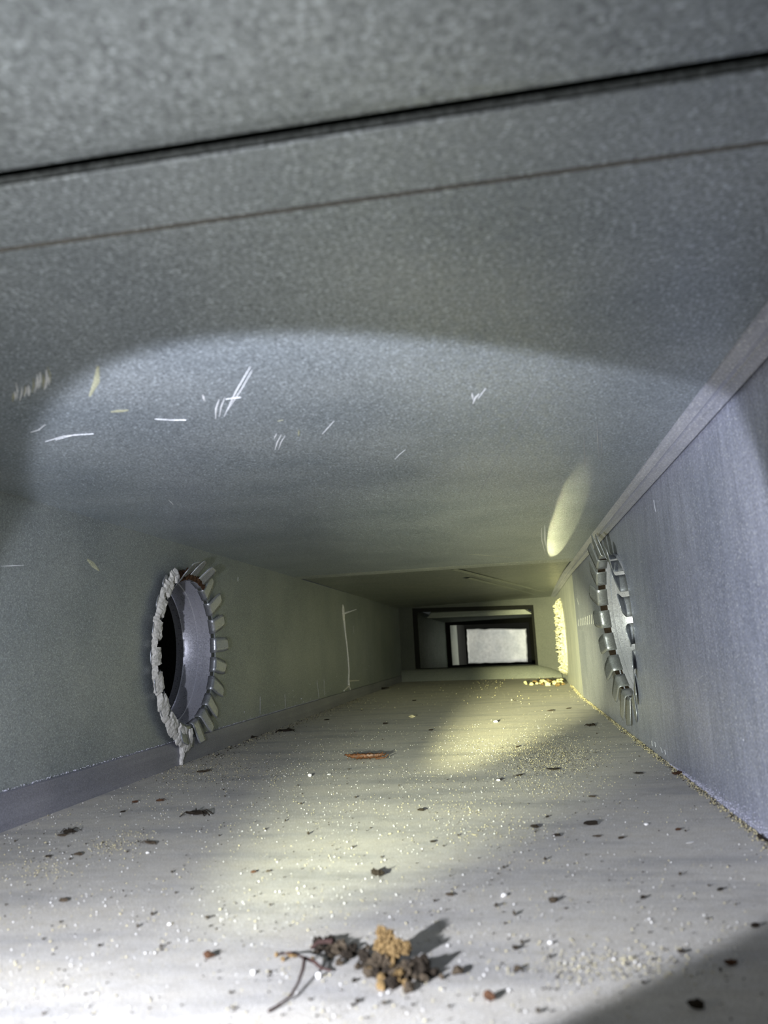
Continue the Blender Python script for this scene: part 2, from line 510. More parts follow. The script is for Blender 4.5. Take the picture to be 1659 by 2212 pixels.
sheet('wall_right', [(.24, 3.36, -.03), (.24, 4.42, -.03), (.24, 4.42, .20), (.24, 3.36, .20)], (T, 0, 0), M['dull'], 'dark side right of the end plate')
b = MB()                                        # end plate with a slightly ragged, turned edge
ring = []
rr_ = random.Random(3)
cs = [(-.246, -.018), (.083, -.024), (.090, .156), (-.243, .172)]
for k in range(4):
    p, q = cs[k], cs[(k + 1) % 4]
    for i in range(10):
        t = i / 10
        ring.append((p[0] + (q[0] - p[0]) * t + rr_.uniform(-.0022, .0022) * (i > 0), p[1] + (q[1] - p[1]) * t + rr_.uniform(-.0022, .0022) * (i > 0)))
n = len(ring)
cx_, cz_ = -.08, .072
inr = [(cx_ + (x - cx_) * .965, cz_ + (z - cz_) * .94) for x, z in ring]
b.add([(x, 4.40 - .2 * x, z) for x, z in ring] + [(x, 4.412 - .2 * x, z) for x, z in inr] + [(cx_, 4.416 - .2 * cx_, cz_)],
      [(k, (k + 1) % n, n + (k + 1) % n, n + k) for k in range(n)] + [(n + k, n + (k + 1) % n, 2 * n) for k in range(n)])
M['plate'] = galvanized('bright_end_plate', (0.62, 0.62, 0.60), 0.2, 0.5, 60, 0.14, None, 0.1, 0.0)
struct(b.build('wall_end', M['plate']), 'bright metal plate closing the far end')
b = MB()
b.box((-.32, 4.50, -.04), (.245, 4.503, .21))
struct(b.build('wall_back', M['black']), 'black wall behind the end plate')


# ------------------------------------------------------------------ round branch collars
def collar(loc, side, R, label, flare, proud=0.0, dark_backing=False, tilt=0.0, yaw=0.0, ntab=24, tab_len=0.020, phase=0.0, length=0.30, slit=0.006, skip=()):
    """side -1: branch leaves through the left wall, +1: through the right wall. Local +x points out of the duct.
    flare(a) gives the bend of the tab at angle a: 90 = flat on the wall, 0 = straight into the duct."""
    root = empty('duct_collar', (0, 0, 0), label, 'duct collar', 'round branch collars')
    W = lambda p: (side * p[0], p[1], p[2])
    N = 96
    prof = [(slit, R), (slit + .003, R), (.0135, R + .0002), (.0148, R + .0024), (.0165, R + .0036), (.0182, R + .0024), (.0195, R), (.034, R), (.0350, R - .0006), (.0360, R),
            (.043, R), (.0432, R + .0008), (slit, R + .0008)]
    vs, fs = [], []
    for x, r in prof:
        vs += [W((x, r * cos(2 * pi * k / N), r * sin(2 * pi * k / N))) for k in range(N)]
    for i in range(len(prof) - 1):
        for k in range(N):
            fs.append((i * N + k, i * N + (k + 1) % N, (i + 1) * N + (k + 1) % N, (i + 1) * N + k))
    for k in range(N):
        i = len(prof) - 1
        fs.append((i * N + k, i * N + (k + 1) % N, (k + 1) % N, k))
    b = MB()
    b.add(vs, fs)
    o = b.build('sleeve', M['sleeve'], root, smooth=True)
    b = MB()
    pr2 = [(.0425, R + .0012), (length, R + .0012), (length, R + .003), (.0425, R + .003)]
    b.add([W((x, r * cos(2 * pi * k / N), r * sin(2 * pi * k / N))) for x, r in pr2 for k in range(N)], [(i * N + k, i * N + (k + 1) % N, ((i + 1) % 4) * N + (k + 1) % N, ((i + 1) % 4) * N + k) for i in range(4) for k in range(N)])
    b.build('black_shade_liner', M['black'], root)  # shade deep in the branch is put in as black colour on the liner
    if dark_backing:                                    # dark strip added so the slits read dark, far half only
        b = MB()
        pr2 = [(.0012, R + .0009), (.0115, R + .0009), (.0115, R + .0018), (.0012, R + .0018)]
        K = 40
        b.add([W((x, r * cos(-1.45 + 2.9 * k / K), r * sin(-1.45 + 2.9 * k / K))) for x, r in pr2 for k in range(K + 1)],
              [(i * (K + 1) + k, i * (K + 1) + k + 1, ((i + 1) % 4) * (K + 1) + k + 1, ((i + 1) % 4) * (K + 1) + k) for i in range(4) for k in range(K)])
        b.build('dark_backing', M['dark_backing'], root)
    tr = random.Random(int(abs(loc[1]) * 1000))
    da = 2 * pi / ntab
    for t in range(ntab):
        a0 = phase + t * da
        if t in skip:
            continue
        bend, ln, tw = flare(a0 % (2 * pi), tr)
        wdt = da * 0.77
        th = math.radians(bend)
        pd = proud if cos(a0) < -.35 else 0.0
        path = [(slit + .001, 0.0), (0.001 - pd, 0.0)]
        px_, pr_ = 0.001 - pd, 0.0
        for st in range(1, 5):                     # rounded bend
            ang = th * st / 4
            px_ -= cos(ang) * .0009
            pr_ += sin(ang) * .0009
            path.append((px_, pr_))
        for st in (0.35, 0.7, 0.92, 1.0):
            path.append((px_ - cos(th) * ln * st, pr_ + sin(th) * ln * st))
        wf = [1, 1, 1, 1, 1, 1, 1, .97, .82, .55]
        rows = []
        for i, (x, dr) in enumerate(path):
            row = []
            for j in range(5):
                u = (j / 4 - .5) * wdt * wf[i]
                lift = tw * (j / 4 - .5) * max(0, i - 5) / 4
                aa = a0 + u * R / (R + dr)
                row.append(W((x + lift, (R + dr) * cos(aa), (R + dr) * sin(aa))))
            rows.append(row)
        b = MB()
        b.add([p for r in rows for p in r], [(i * 5 + j, i * 5 + j + 1, i * 5 + j + 6, i * 5 + j + 5) for i in range(len(rows) - 1) for j in range(4)])
        o = b.build('tab', M['collar'], root, smooth=True)
        so = o.modifiers.new('sheet', 'SOLIDIFY')
        so.thickness = 0.0006
        so.offset = 0
    root.location = loc
    root.rotation_euler = (0, tilt, yaw)
    return root


def left_flare(a, r):
    # a = 0 is the far side (+y), pi/2 the top
    d = math.degrees(a)
    if 60 < d < 125:
        return (r.uniform(40, 62), .020, r.uniform(-.004, .004))
    if 240 < d < 300:
        return (r.uniform(70, 80), .019, r.uniform(-.002, .002))
    if 125 <= d <= 240:
        return (r.uniform(82, 88), .018, 0)
    return (r.uniform(76, 84), .021, r.uniform(-.0015, .0015))


def right_flare(a, r):
    d = math.degrees(a)
    if 62 < d < 125:
        return (r.uniform(74, 84), .021, r.uniform(-.003, .003))
    if 235 < d < 305:
        return (r.uniform(74, 86), .023, r.uniform(-.002, .002))
    if 125 <= d <= 235:
        return (r.uniform(68, 84), .020, r.uniform(-.002, .002))
    return (r.uniform(76, 86), .020, r.uniform(-.001, .001))


def far_flare(a, r):
    return (r.uniform(70, 85), .018, r.uniform(-.002, .002))


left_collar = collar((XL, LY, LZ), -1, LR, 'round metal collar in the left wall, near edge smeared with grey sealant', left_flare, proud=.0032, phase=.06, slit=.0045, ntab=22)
right_collar = collar((XR - .0070, RY, RZ - .001), 1, RR, 'round metal collar in the right wall with clean folded tabs', right_flare, dark_backing=True, tilt=-0.088, yaw=.050, phase=.12, slit=.0085, ntab=18)
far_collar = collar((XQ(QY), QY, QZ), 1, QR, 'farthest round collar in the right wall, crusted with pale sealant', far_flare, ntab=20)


def crust(name, loc, side, R, a0, a1, r0, r1, mat, parent, seed, th=.003, na=90, nw=8, wfun=None, label=None, lumpy=1.0, notch=None, base=0.0):
    """ragged band of sealant stuck round a collar"""
    b = MB()
    vs = []
    for i in range(na + 1):
        a = a0 + (a1 - a0) * i / na
        t = i / na
        wv = wfun(t) if wfun else 1.0
        rag = 0.0035 * noise.noise((a * 9, seed, 0)) + 0.002 * noise.noise((a * 31, seed, 3))
        ra_, rb_ = r0 + .0012 * noise.noise((a * 14, seed, 8)), r0 + (r1 - r0) * wv + rag
        for j in range(nw + 1):
            s = j / nw
            rr = ra_ + (rb_ - ra_) * s
            h = th * (sin(pi * min(1, s * .9 + .1)) ** .5) * (0.75 + lumpy * (0.9 * noise.noise((a * 16, rr * 260, seed)) + .5 * noise.noise((a * 50, rr * 700, seed))))
            hh = base + max(.0002, h)
            if notch and s < .55 and abs(((a - notch[0]) / notch[1]) % 1.0 - .5) < .14:
                hh *= .22                              # the slit between two tabs stays open
            vs.append((loc[0] - side * hh, loc[1] + rr * cos(a), loc[2] + rr * sin(a)))
    n = nw + 1
    b.add(vs, [(i * n + j, i * n + j + 1, (i + 1) * n + j + 1, (i + 1) * n + j) for i in range(na) for j in range(nw)])
    o = b.build(name, mat, parent, smooth=True)
    if label:
        o['label'] = label
    return o


bpy.context.view_layer.update()


def keep_world(o, parent):
    o.parent = parent
    o.matrix_parent_inverse = (Matrix.Translation(parent.location) @ parent.rotation_euler.to_matrix().to_4x4()).inverted()


# grey sealant over the near tabs of the left collar, wider towards the floor, with a run down to it
o = crust('sealant', (XL, LY, LZ), -1, LR, math.radians(118), math.radians(264), LR + .0036, LR + .021, M['sealant'], None, 2, .0034, lumpy=.5, base=.0052, notch=(.06, 2 * pi / 22),
          wfun=lambda t: 0.75 + 0.15 * sin(t * pi) + 0.40 * t ** 3, na=280, label='ragged light grey sealant')
keep_world(o, left_collar)
b = MB()
p0 = on_wall(396, 1585, XL + .004)
pts, rad = [], []
for i in range(15):
    t = i / 14
    pts.append((XL + .0035 + .0012 * noise.noise((t * 9, 5, 0)), p0.y - .006 * t + .0035 * noise.noise((t * 5, 1, 1)), p0.z * (1 - t)))
    rad.append(.0042 * (1 - .45 * t) + .0018 * noise.noise((t * 14, 7, 2)))
b.tube(pts, rad, 8)
o = b.build('sealant_drip', M['sealant'], None, smooth=True)
keep_world(o, left_collar)
o = crust('sealant', (XL + .001, LY, LZ), -1, LR, math.radians(62), math.radians(112), LR - .002, LR + .008, M['rust'], None, 9, .003, na=40, label='rusty brown smear at the top')
keep_world(o, left_collar)
xq = XQ(QY) - .001
o = crust('sealant', (xq, QY, QZ), 1, QR, 0, 2 * pi, QR - .006, QR + .020, M['sealant_pale'], None, 4, .012, na=150, label='ragged pale sealant')
keep_world(o, far_collar)


# ------------------------------------------------------------------ screw in the left wall with a sealant run
sc_p = on_wall(741, 1325, XL)
screw = empty('sheet_metal_screw', sc_p, 'screw tip poking through the left wall with a pale sealant run below', 'screw')
b = MB()
pts = [(sc_p.x + .002 + i * .0016, sc_p.y, sc_p.z + .0004 * i) for i in range(16)]
b.tube(pts, [.0021 + (.0007 if i % 2 else 0) - .00012 * i for i in range(16)], 8)
o = b.build('shank', M['steel'])
keep_world(o, screw)
b = MB()
bl = []
for i in range(15):
    t = i / 14
    bl.append(sin(pi * t) ** .7 * .0085)
n = 6
vs = []
for i in range(15):
    t = i / 14
    z = sc_p.z + .017 - .034 * t
    for j in range(n + 1):
        s = j / n * 2 - 1
        vs.append((XL + .0035 * max(0.05, 1 - s * s) * sin(pi * t) ** .5, sc_p.y + s * bl[i] + .002 * t, z))
b.add(vs, [(i * (n + 1) + j, i * (n + 1) + j + 1, (i + 1) * (n + 1) + j + 1, (i + 1) * (n + 1) + j) for i in range(14) for j in range(n)])
o = b.build('sealant_blob', M['sealant'], smooth=True)
keep_world(o, screw)
b = MB()
run = [on_wall(*p, XL + .0008) for p in ((743, 1338), (745, 1360), (749, 1390), (752, 1420), (754, 1450), (753, 1470), (753, 1482))]
b.tube(run, [.0022, .0016, .0013, .0013, .0013, .0016, .0030], 6)
b.tube([on_wall(*p, XL + .0008) for p in ((753, 1482), (748, 1487), (743, 1492))], [.0025, .0016, .0012], 6)
b.tube([on_wall(*p, XL + .0008) for p in ((753, 1482), (757, 1490), (758, 1500), (766, 1503))], [.0025, .0014, .0012, .001], 6)
b.tube([on_wall(*p, XL + .0008) for p in ((754, 1471), (765, 1470), (775, 1470))], [.0016, .0014, .001], 6)
o = b.build('sealant_run', M['sealant'], smooth=True)
keep_world(o, screw)


# ------------------------------------------------------------------ marks on the sheets: thin raised zinc burrs and smears
def mark(parent, surf, pts, width, mat, lift):
    """a thin raised sliver following pixel-traced points carried onto the sheet"""
    P_ = [surf(*p) for p in pts]
    m = MB()
    L, Rr_ = [], []
    k = len(P_)
    nrm = Vector(lift).normalized()
    for i, p in enumerate(P_):
        d = (P_[min(i + 1, k - 1)] - P_[max(i - 1, 0)]).normalized()
        s = d.cross(nrm).normalized()
        wd = width * (0.35 if i in (0, k - 1) else 1.0) / 2
        L.append(p + s * wd)
        Rr_.append(p - s * wd)
    up = Vector(lift)
    vs = L + Rr_ + [p + up for p in P_]
    fs = []
    for i in range(k - 1):
        fs += [(i, i + 1, 2 * k + i + 1, 2 * k + i), (2 * k + i, 2 * k + i + 1, k + i + 1, k + i)]
    m.add(vs, fs)
    return m.build('scratch', mat, parent)


def line3(a, b, bow=0.0):
    mx, my = (a[0] + b[0]) / 2, (a[1] + b[1]) / 2
    dx, dy = b[0] - a[0], b[1] - a[1]
    return [a, (mx - dy * bow, my + dx * bow), b]


CL = (0, 0, -.00018)
wh, ye, fa = M['scratch'], M['smear'], M['scratch_faint']
for a_, b_, wd, mt, bow in [((212, 790), (194, 856), .0024, ye, -.08), ((541, 792), (484, 900), .0007, wh, .02), ((545, 800), (490, 888), .0005, wh, -.02), ((474, 862), (466, 905), .0008, wh, .08), ((486, 858), (474, 900), .0006, wh, .05),
                            ((520, 858), (488, 862), .0006, wh, 0), ((608, 939), (594, 972), .0008, wh, .05), ((616, 941), (602, 970), .0006, wh, .05), ((646, 928), (645, 942), .0009, ye, 0), ((600, 910), (612, 907), .0009, ye, 0),
                            ((722, 909), (696, 938), .0005, wh, 0), ((876, 971), (853, 992), .0007, wh, .02), ((98, 954), (180, 938), .0007, wh, -.05), ((66, 934), (98, 917), .0006, wh, .1), ((120, 950), (202, 937), .0005, wh, -.05),
                            ((240, 890), (278, 886), .0036, ye, 0), ((335, 905), (402, 907), .0005, wh, .02), ((438, 852), (442, 866), .0009, wh, 0), ((1036, 850), (1022, 872), .0010, wh, .1), ((1020, 848), (1022, 864), .0009, wh, 0), ((1050, 838), (1032, 862), .0005, wh, 0),
                            ((1206, 756), (1090, 965), .0004, fa, .0), ((1090, 965), (1000, 1130), .0004, fa, .0), ((364, 1080), (374, 1090), .0006, wh, 0), ((1262, 936), (1264, 1015), .0008, fa, 0), ((1290, 908), (1294, 990), .0009, fa, 0), ((1300, 930), (1300, 1000), .0006, fa, 0),
                            ((592, 948), (598, 936), .0006, wh, 0), ((1010, 1197), (1128, 1206), .006, M['far'], 0), ((1177, 1135), (1184, 1195), .0022, wh, .06), ((1170, 1140), (1178, 1196), .0012, wh, .06)]:
    mark(ceiling, on_ceiling, line3(a_, b_, bow), wd, mt, CL)
for i in range(17):                                 # fan of short scrapes at the left end of the ceiling
    x = 28 + i * 5.2 + rnd.uniform(-2, 2)
    y = 872 - i * 2.6 + rnd.uniform(-6, 6)
    mark(ceiling, on_ceiling, line3((x, y), (x + rnd.uniform(-9, 6), y - rnd.uniform(18, 40)), .06), rnd.uniform(.0005, .0011), wh if i % 4 else ye, CL)
wl = bpy.data.objects['wall_left']
LW = lambda px, py: on_wall(px, py, XL)
for a_, b_, wd, mt in [((188, 1208), (214, 1232), .0045, ye), ((2, 1223), (52, 1221), .0006, wh), ((514, 1246), (514, 1256), .0012, wh), ((615, 1500), (617, 1530), .0016, M['powder']), ((685, 1470), (689, 1508), .0012, M['powder']),
                       ((831, 1300), (832, 1370), .004, M['left']), ((764, 1352), (764, 1368), .0012, M['powder']), ((562, 1506), (562, 1542), .0010, M['powder']), ((700, 1468), (701, 1502), .001, M['powder'])]:
    mark(wl, LW, line3(a_, b_), wd, mt, (.0002, 0, 0))
wr = bpy.data.objects['wall_right']
RW = lambda px, py: on_wall(px, py, XR)
for i in range(9):
    x = 1250 + i * 4.6
    mark(wr, RW, line3((x, 1352 - i * .7), (x + .4, 1338 - i * 1.8)), .0016, wh, (-.0002, 0, 0))
for a_, b_, wd in [((1408, 1600), (1409, 1612), .0008), ((1415, 1603), (1416, 1614), .0008), ((1427, 1614), (1431, 1626), .0006), ((1436, 1620), (1438, 1630), .0006), ((1605, 1597), (1607, 1601), .0012), ((1246, 1292), (1250, 1306), .002), ((1412, 1080), (1416, 1105), .0012)]:
    mark(wr, RW, line3(a_, b_), wd, wh, (-.0002, 0, 0))


# ------------------------------------------------------------------ loose debris
def lump(m, c, size, seed, sub=2, rough=.45, rot=0.0, freq=1.4):
    """irregular closed clod added to a mesh builder"""
    bm = bmesh.new()
    bmesh.ops.create_icosphere(bm, subdivisions=sub, radius=1.0)
    R_ = Matrix.Rotation(rot, 3, 'Z')
    vs = []
    for v in bm.verts:
        n_ = v.co.normalized()
        k = 1 + rough * (noise.noise(n_ * freq + Vector((seed * 3.1, 0, 0))) + .6 * noise.noise(n_ * freq * 2.7 + Vector((0, seed * 1.7, 0))))
        p = Vector((n_.x * size[0], n_.y * size[1], n_.z * size[2])) * k
        vs.append(Vector(c) + R_ @ p)
    fs = [tuple(v.index for v in f.verts) for f in bm.faces]
    bm.free()
    m.add(vs, fs)


GRAV = .00015


def flake(px, py, wpx, hmm, label, mat='dirt', name='debris_flake', cat='debris', ratio=.35, rot=None, seed=None, sub=2, group='dark debris flakes on the duct floor', legs=0):
    """a flake lying where the photo shows it: wpx wide in the photo, hmm millimetres high"""
    p = on_floor(px, py)
    dist = (p - CAM).dot(FWD)
    half = wpx / FPX * dist / 2
    m = MB()
    s = seed if seed is not None else int(px * 7 + py)
    hz = hmm * .0005
    r = YAW + (rnd.uniform(-.5, .5) if rot is None else rot)
    lump(m, (p.x, p.y, hz * .9 + GRAV), (half, half * ratio, hz), s, sub, .55, r, 1.7)
    for i in range(legs):
        a = r + rnd.uniform(-1.2, 1.2) + (pi if i % 2 else 0)
        e = Vector((cos(a), sin(a), 0)) * half * rnd.uniform(1.1, 1.7)
        m.tube([(p.x, p.y, hz), (p.x + e.x * .6, p.y + e.y * .6, hz * 2.2), (p.x + e.x, p.y + e.y, .0003)], [half * .06] * 3, 4)
    o = m.build(name, M[mat])
    tag(o, label, cat, group)
    return o


FL = [
    (425, 1760, 46, 2.6, 'dark fluffy debris tuft on the floor before the left collar', 'dirt', 5),
    (150, 1800, 30, 2.4, 'dark debris tuft nearest the left wall foot', 'dirt', 4),
    (135, 1806, 22, 1.2, 'thin brown shred beside the dark tuft nearest the left wall', 'dirt_mid', 0),
    (325, 1823, 32, 1.4, 'long brown shred between the two dark tufts on the left', 'dirt_mid', 2),
    (292, 1734, 13, 1.4, 'small brown pellet near the left wall foot, below the flange', 'rust', 0),
    (346, 1731, 18, 1.5, 'rusty orange shred with a dark tip near the left wall foot', 'rust', 2),
    (265, 1755, 12, 1.0, 'small dark shred between the rusty pellet and the left wall', 'dirt', 1),
    (105, 1852, 18, 1.0, 'dark shred at the left edge, below the dark tuft', 'dirt', 0),
    (170, 1848, 20, 1.4, 'olive brown shred beside a patch of yellow grit', 'dirt_mid', 2),
    (136, 1948, 22, 1.4, 'brown flake alone on the clean dust at lower left', 'dirt_mid', 0),
    (450, 2070, 26, 2.0, 'dark flake with a rusty orange end, left of the mud clump', 'rust', 1),
    (815, 1892, 34, 2.6, 'dark flake on the lit dust straight behind the mud clump', 'dirt', 3),
    (910, 1752, 16, 1.6, 'small dark flake in the middle of the lit streak', 'dirt', 1),
    (935, 1820, 12, 1.0, 'tiny dark flake right of the lit streak', 'dirt', 0),
    (972, 1935, 20, 1.0, 'thin brown splinter right of the mud clump, farther off', 'dirt_mid', 0),
    (1196, 1950, 24, 2.0, 'olive flake with a long dark shadow in front of the right wall', 'dirt_mid', 1),
    (1276, 1782, 32, 2.0, 'broad dark flake in the middle of the right floor', 'dirt', 0),
    (1155, 1788, 20, 1.6, 'dark pointed flake left of the broad dark flake', 'dirt', 1),
    (1203, 1807, 18, 1.2, 'dark flake just below the broad dark flake', 'dirt', 0),
    (1182, 1766, 10, 1.0, 'tiny dark flake just above the pointed one', 'dirt', 0),
    (1280, 1722, 16, 1.0, 'brown flake above the broad dark flake', 'dirt_mid', 0),
    (1195, 1663, 30, 1.2, 'long dark splinter lying in the gritty patch', 'dirt', 0),
    (1122, 1676, 16, 1.2, 'dark splinter left of the gritty patch', 'dirt', 0),
    (1078, 1686, 14, 1.4, 'dark crumb with white speck left of the gritty patch', 'dirt', 0),
    (1380, 1672, 20, 1.2, 'dark sliver on the bare floor close to the right wall', 'dirt', 0),
    (1276, 1568, 22, 2.2, 'dark insect-like tuft on the floor below the right collar', 'dirt', 5),
    (1118, 1614, 10, 1.2, 'tiny dark flake at the edge of the bright wedge', 'dirt', 0),
    (1189, 1536, 14, 1.5, 'dark flake on the bright far floor by the right wall', 'dirt', 1),
    (1228, 1531, 13, 1.2, 'dark flake on the far floor closest to the right wall', 'dirt', 0),
    (1465, 1673, 30, 2.0, 'reddish brown chip at the foot of the right wall', 'rust', 1),
    (1465, 1794, 15, 1.2, 'small oblong brown chip on the bare right floor', 'rust', 0),
    (1057, 2161, 28, 2.4, 'dark red-brown lump at the bottom, right of the mud clump', 'rust', 0),
    (1117, 2098, 16, 1.6, 'small grey-brown lump right of the mud clump shadow', 'dirt_mid', 0),
    (1114, 2052, 16, 1.4, 'dark crumb right of the mud clump shadow tips', 'dirt', 0),
    (1472, 2060, 18, 1.2, 'dark crumb near the edge of the torch beam', 'dirt', 0),
    (1505, 2181, 36, 2.6, 'dark lump lying in the shadowed lower right corner', 'dirt', 0),
    (1580, 2085, 28, 1.6, 'reddish shred lying just inside the shadowed corner', 'rust', 0),
    (1632, 2004, 18, 1.5, 'dark crumb near the right edge above the shadowed corner', 'dirt', 0),
    (1390, 1942, 16, 1.2, 'dark crumb halfway between right wall and shadowed corner', 'dirt', 0),
    (1556, 1924, 20, 1.0, 'thin dark splinter near the right edge of the floor', 'dirt', 0),
    (1290, 1808, 18, .8, 'faint thin splinter under the broad dark flake', 'dirt_mid', 0),
    (1342, 1812, 16, 1.0, 'brown splinter right of the faint one', 'dirt_mid', 0),
    (548, 1886, 14, 1.2, 'red-brown crumb on the lit dust left of centre', 'rust', 0),
    (580, 1884, 12, .9, 'thin brown shred beside the red-brown crumb', 'dirt_mid', 0),
    (832, 1564, 12, 1.6, 'small dark insect-like crumb on the far floor', 'dirt', 2),
    (931, 1578, 11, 1.4, 'dark crumb on the far floor right of centre', 'dirt', 0),
    (617, 1580, 34, 3.0, 'dark brown tuft on the floor against the left wall foot', 'dirt', 3),
    (530, 1596, 44, 3.0, 'low dark heap along the left wall foot behind the collar', 'dirt', 0),
    (440, 1668, 30, 1.6, 'brown shred in the gritty strip below the left collar', 'dirt_mid', 1),
    (823, 1489, 34, 5.0, 'dark brown heap on the farthest floor by the left wall', 'dirt', 0),
    (866, 1462, 26, 4.0, 'dark debris at the foot of the far sill', 'dirt_mid', 0),
    (706, 1556, 12, 1.6, 'dark crumb by the left wall, far behind the collar', 'dirt', 0),
    (895, 1514, 10, 1.8, 'dark speck with a shadow on the farthest floor', 'dirt', 0),
]
for (px, py, wpx, h, lab, mt, lg) in FL:
    flake(px, py, wpx, h, lab, mt, legs=lg)
PALE = [(890, 1550, 17, 3.0, 'pale tan pellet on the far floor'), (1071, 1561, 9, 2.4, 'pale chip with a dark shadow on the bright far floor'), (669, 1678, 7, 2.2, 'round white pellet left below the copper leaf'),
        (711, 1674, 9, .9, 'thin white splinter just below the copper leaf'), (688, 2114, 12, 1.6, 'white pellet beside the mud clump twig'), (546, 2106, 10, 1.2, 'white speck left of the twig'), (1077, 1688, 8, 1.6, 'white crumb left of the gritty patch'),
        (1396, 1783, 10, 1.0, 'white pellet on the bare right floor'), (318, 1845, 6, 1.0, 'white speck on the left floor'), (1088, 1938, 12, 1.2, 'white speck right of the lit streak, near'), (365, 2000, 9, 1.0, 'white speck on the bright near floor'),
        (1189, 2041, 10, 1.2, 'white speck in front of the olive flake'), (1490, 1822, 26, .5, 'white powder smear near the right wall')]
for (px, py, wpx, h, lab) in PALE:
    flake(px, py, wpx, h, lab, 'grain_tan' if 'tan' in lab else 'grain_white', 'pale_crumb', 'debris', .55 if wpx < 20 else .2, group='pale crumbs on the duct floor')

# dark nail-like pin at the right edge
m = MB()
a_, b_ = on_floor(1640, 1811), on_floor(1668, 1826)
m.tube([(a_.x, a_.y, .0012), (a_.x * .85 + b_.x * .15, a_.y * .85 + b_.y * .15, .0012), (a_.x * .8 + b_.x * .2, a_.y * .8 + b_.y * .2, .0010), (b_.x, b_.y, .0009)], [.0010, .0010, .0006, .0005], 8)
tag(m.build('pin', M['dirt']), 'dark pin lying at the right edge by the wall foot', 'pin')

# copper coloured curled leaf
lp = on_floor(788, 1641)
leaf = empty('curled_leaf', (lp.x, lp.y, 0), 'copper coloured curled dry leaf scrap in the middle of the floor', 'leaf')
m = MB()
n1, n2 = 22, 8
vs = []
L_ = .0185
for i in range(n1 + 1):
    t = i / n1 * 2 - 1
    hw = .0030 * (1 - abs(t) ** 2.4) + .0006
    for j in range(n2 + 1):
        s = j / n2
        ang = math.radians(-60 + 230 * s)
        rr = hw * (1 + .25 * noise.noise((t * 6, s * 3, 4)))
        vs.append((lp.x + t * L_ + .0005 * noise.noise((t * 7, s * 5, 0)), lp.y + .0025 * t * t - rr * cos(ang), .0022 - rr * sin(ang) * .75 + .0022 * max(0, abs(t) - .55) + .0004 * sin(t * 40)))
m.add(vs, [(i * (n2 + 1) + j, i * (n2 + 1) + j + 1, (i + 1) * (n2 + 1) + j + 1, (i + 1) * (n2 + 1) + j) for i in range(n1) for j in range(n2)])
mn = min(v[2] for v in m.v)
m.v = [(x, y, z - mn + .0002) for x, y, z in m.v]
o = m.build('blade', M['leaf'], None, smooth=True)
so = o.modifiers.new('t', 'SOLIDIFY')
so.thickness = .0003
bpy.context.view_layer.update()
keep_world(o, leaf)
m = MB()
for i in range(9):
    t = -0.8 + i * .2
    x = lp.x + t * L_
    m.tube([(x, lp.y - .002, .0012), (x + .0012, lp.y - .0002, .0044 + .0008 * (i % 3)), (x + .0022, lp.y + .0022, .0020)], [.00035] * 3, 5)
o = m.build('rib', M['leaf'])
keep_world(o, leaf)
m = MB()
m.tube([(lp.x + .010, lp.y - .0018, .0009), (lp.x + .0185, lp.y - .0026, .0016), (lp.x + .0215, lp.y - .0030, .0042)], [.0008, .0007, .0004], 6)
o = m.build('stalk', M['leaf'])
keep_world(o, leaf)

# mud clump with dark crumbs around it
G = lambda px, py, z=0.0: on_floor(px, py, z)
cp = G(835, 2085)
clump = empty('mud_clump', (cp.x, cp.y, 0), 'crumbly tan mud clump with dark litter on the near floor', 'mud clump')
bpy.context.view_layer.update()
m = MB()
for (dx, dy, z, r, sd) in [(0, .001, .0030, .0042, 1), (.0028, .000, .0046, .0034, 2), (-.0008, .001, .0075, .0030, 3), (.0048, .0002, .0062, .0026, 4), (-.0015, .0012, .0105, .0022, 5), (.0016, .0012, .0100, .0016, 6), (.0075, .0004, .0056, .0022, 7), (.0085, -.0006, .0072, .0012, 8),
                           (-.0020, .0006, .0052, .0026, 9), (.0012, -.002, .0032, .0030, 10)]:
    lump(m, (cp.x + dx * .8, cp.y + dy, z * .84), (r * .78, r * .7, r * .8), sd, 3, .75, sd, 3.0)
mn = min(v[2] for v in m.v)
m.v = [(x, y, max(.0002, z)) for x, y, z in m.v]
o = m.build('clod', M['tan'])
keep_world(o, clump)
rc = random.Random(11)


def crumbs(n, cx, cy, sx, sy, smin, smax, mat, name):
    for i in range(n):
        q = G(rc.gauss(cx, sx), rc.gauss(cy, sy))
        r = rc.uniform(smin, smax)
        mm = MB()
        lump(mm, (q.x, q.y, r * .75), (r, r * rc.uniform(.5, 1), r * .8), rc.random() * 90, 2, .8, rc.random() * 6, 2.6)
        keep_world(mm.build(name, M[mat]), clump)


crumbs(26, 850, 2105, 42, 16, .0006, .0018, 'dirt_mid', 'crumb')
crumbs(22, 845, 2110, 45, 16, .0006, .0018, 'dirt', 'crumb')
crumbs(14, 860, 2110, 40, 14, .0006, .0016, 'tan', 'crumb')
crumbs(16, 740, 2062, 34, 10, .0005, .0014, 'dirt', 'crumb')
crumbs(14, 735, 2064, 36, 10, .0005, .0013, 'dirt_mid', 'crumb')
crumbs(8, 640, 2068, 18, 6, .0004, .0010, 'tan', 'crumb')
for cx, cy, r, mt in ((905, 2108, .0030, 'dirt'), (880, 2112, .0026, 'dirt_mid'), (820, 2096, .0026, 'dirt_mid'), (862, 2124, .0020, 'tan'), (845, 2134, .0016, 'dirt'), (788, 2076, .0018, 'dirt'), (690, 2050, .0020, 'dirt'), (712, 2044, .0018, 'dirt'), (735, 2056, .0018, 'dirt_mid')):
    q = G(cx, cy)
    mm = MB()
    lump(mm, (q.x, q.y, r * .7), (r * 1.2, r * .8, r), cx, 3, .8, cx, 2.8)
    keep_world(mm.build('crumb', M[mt]), clump)
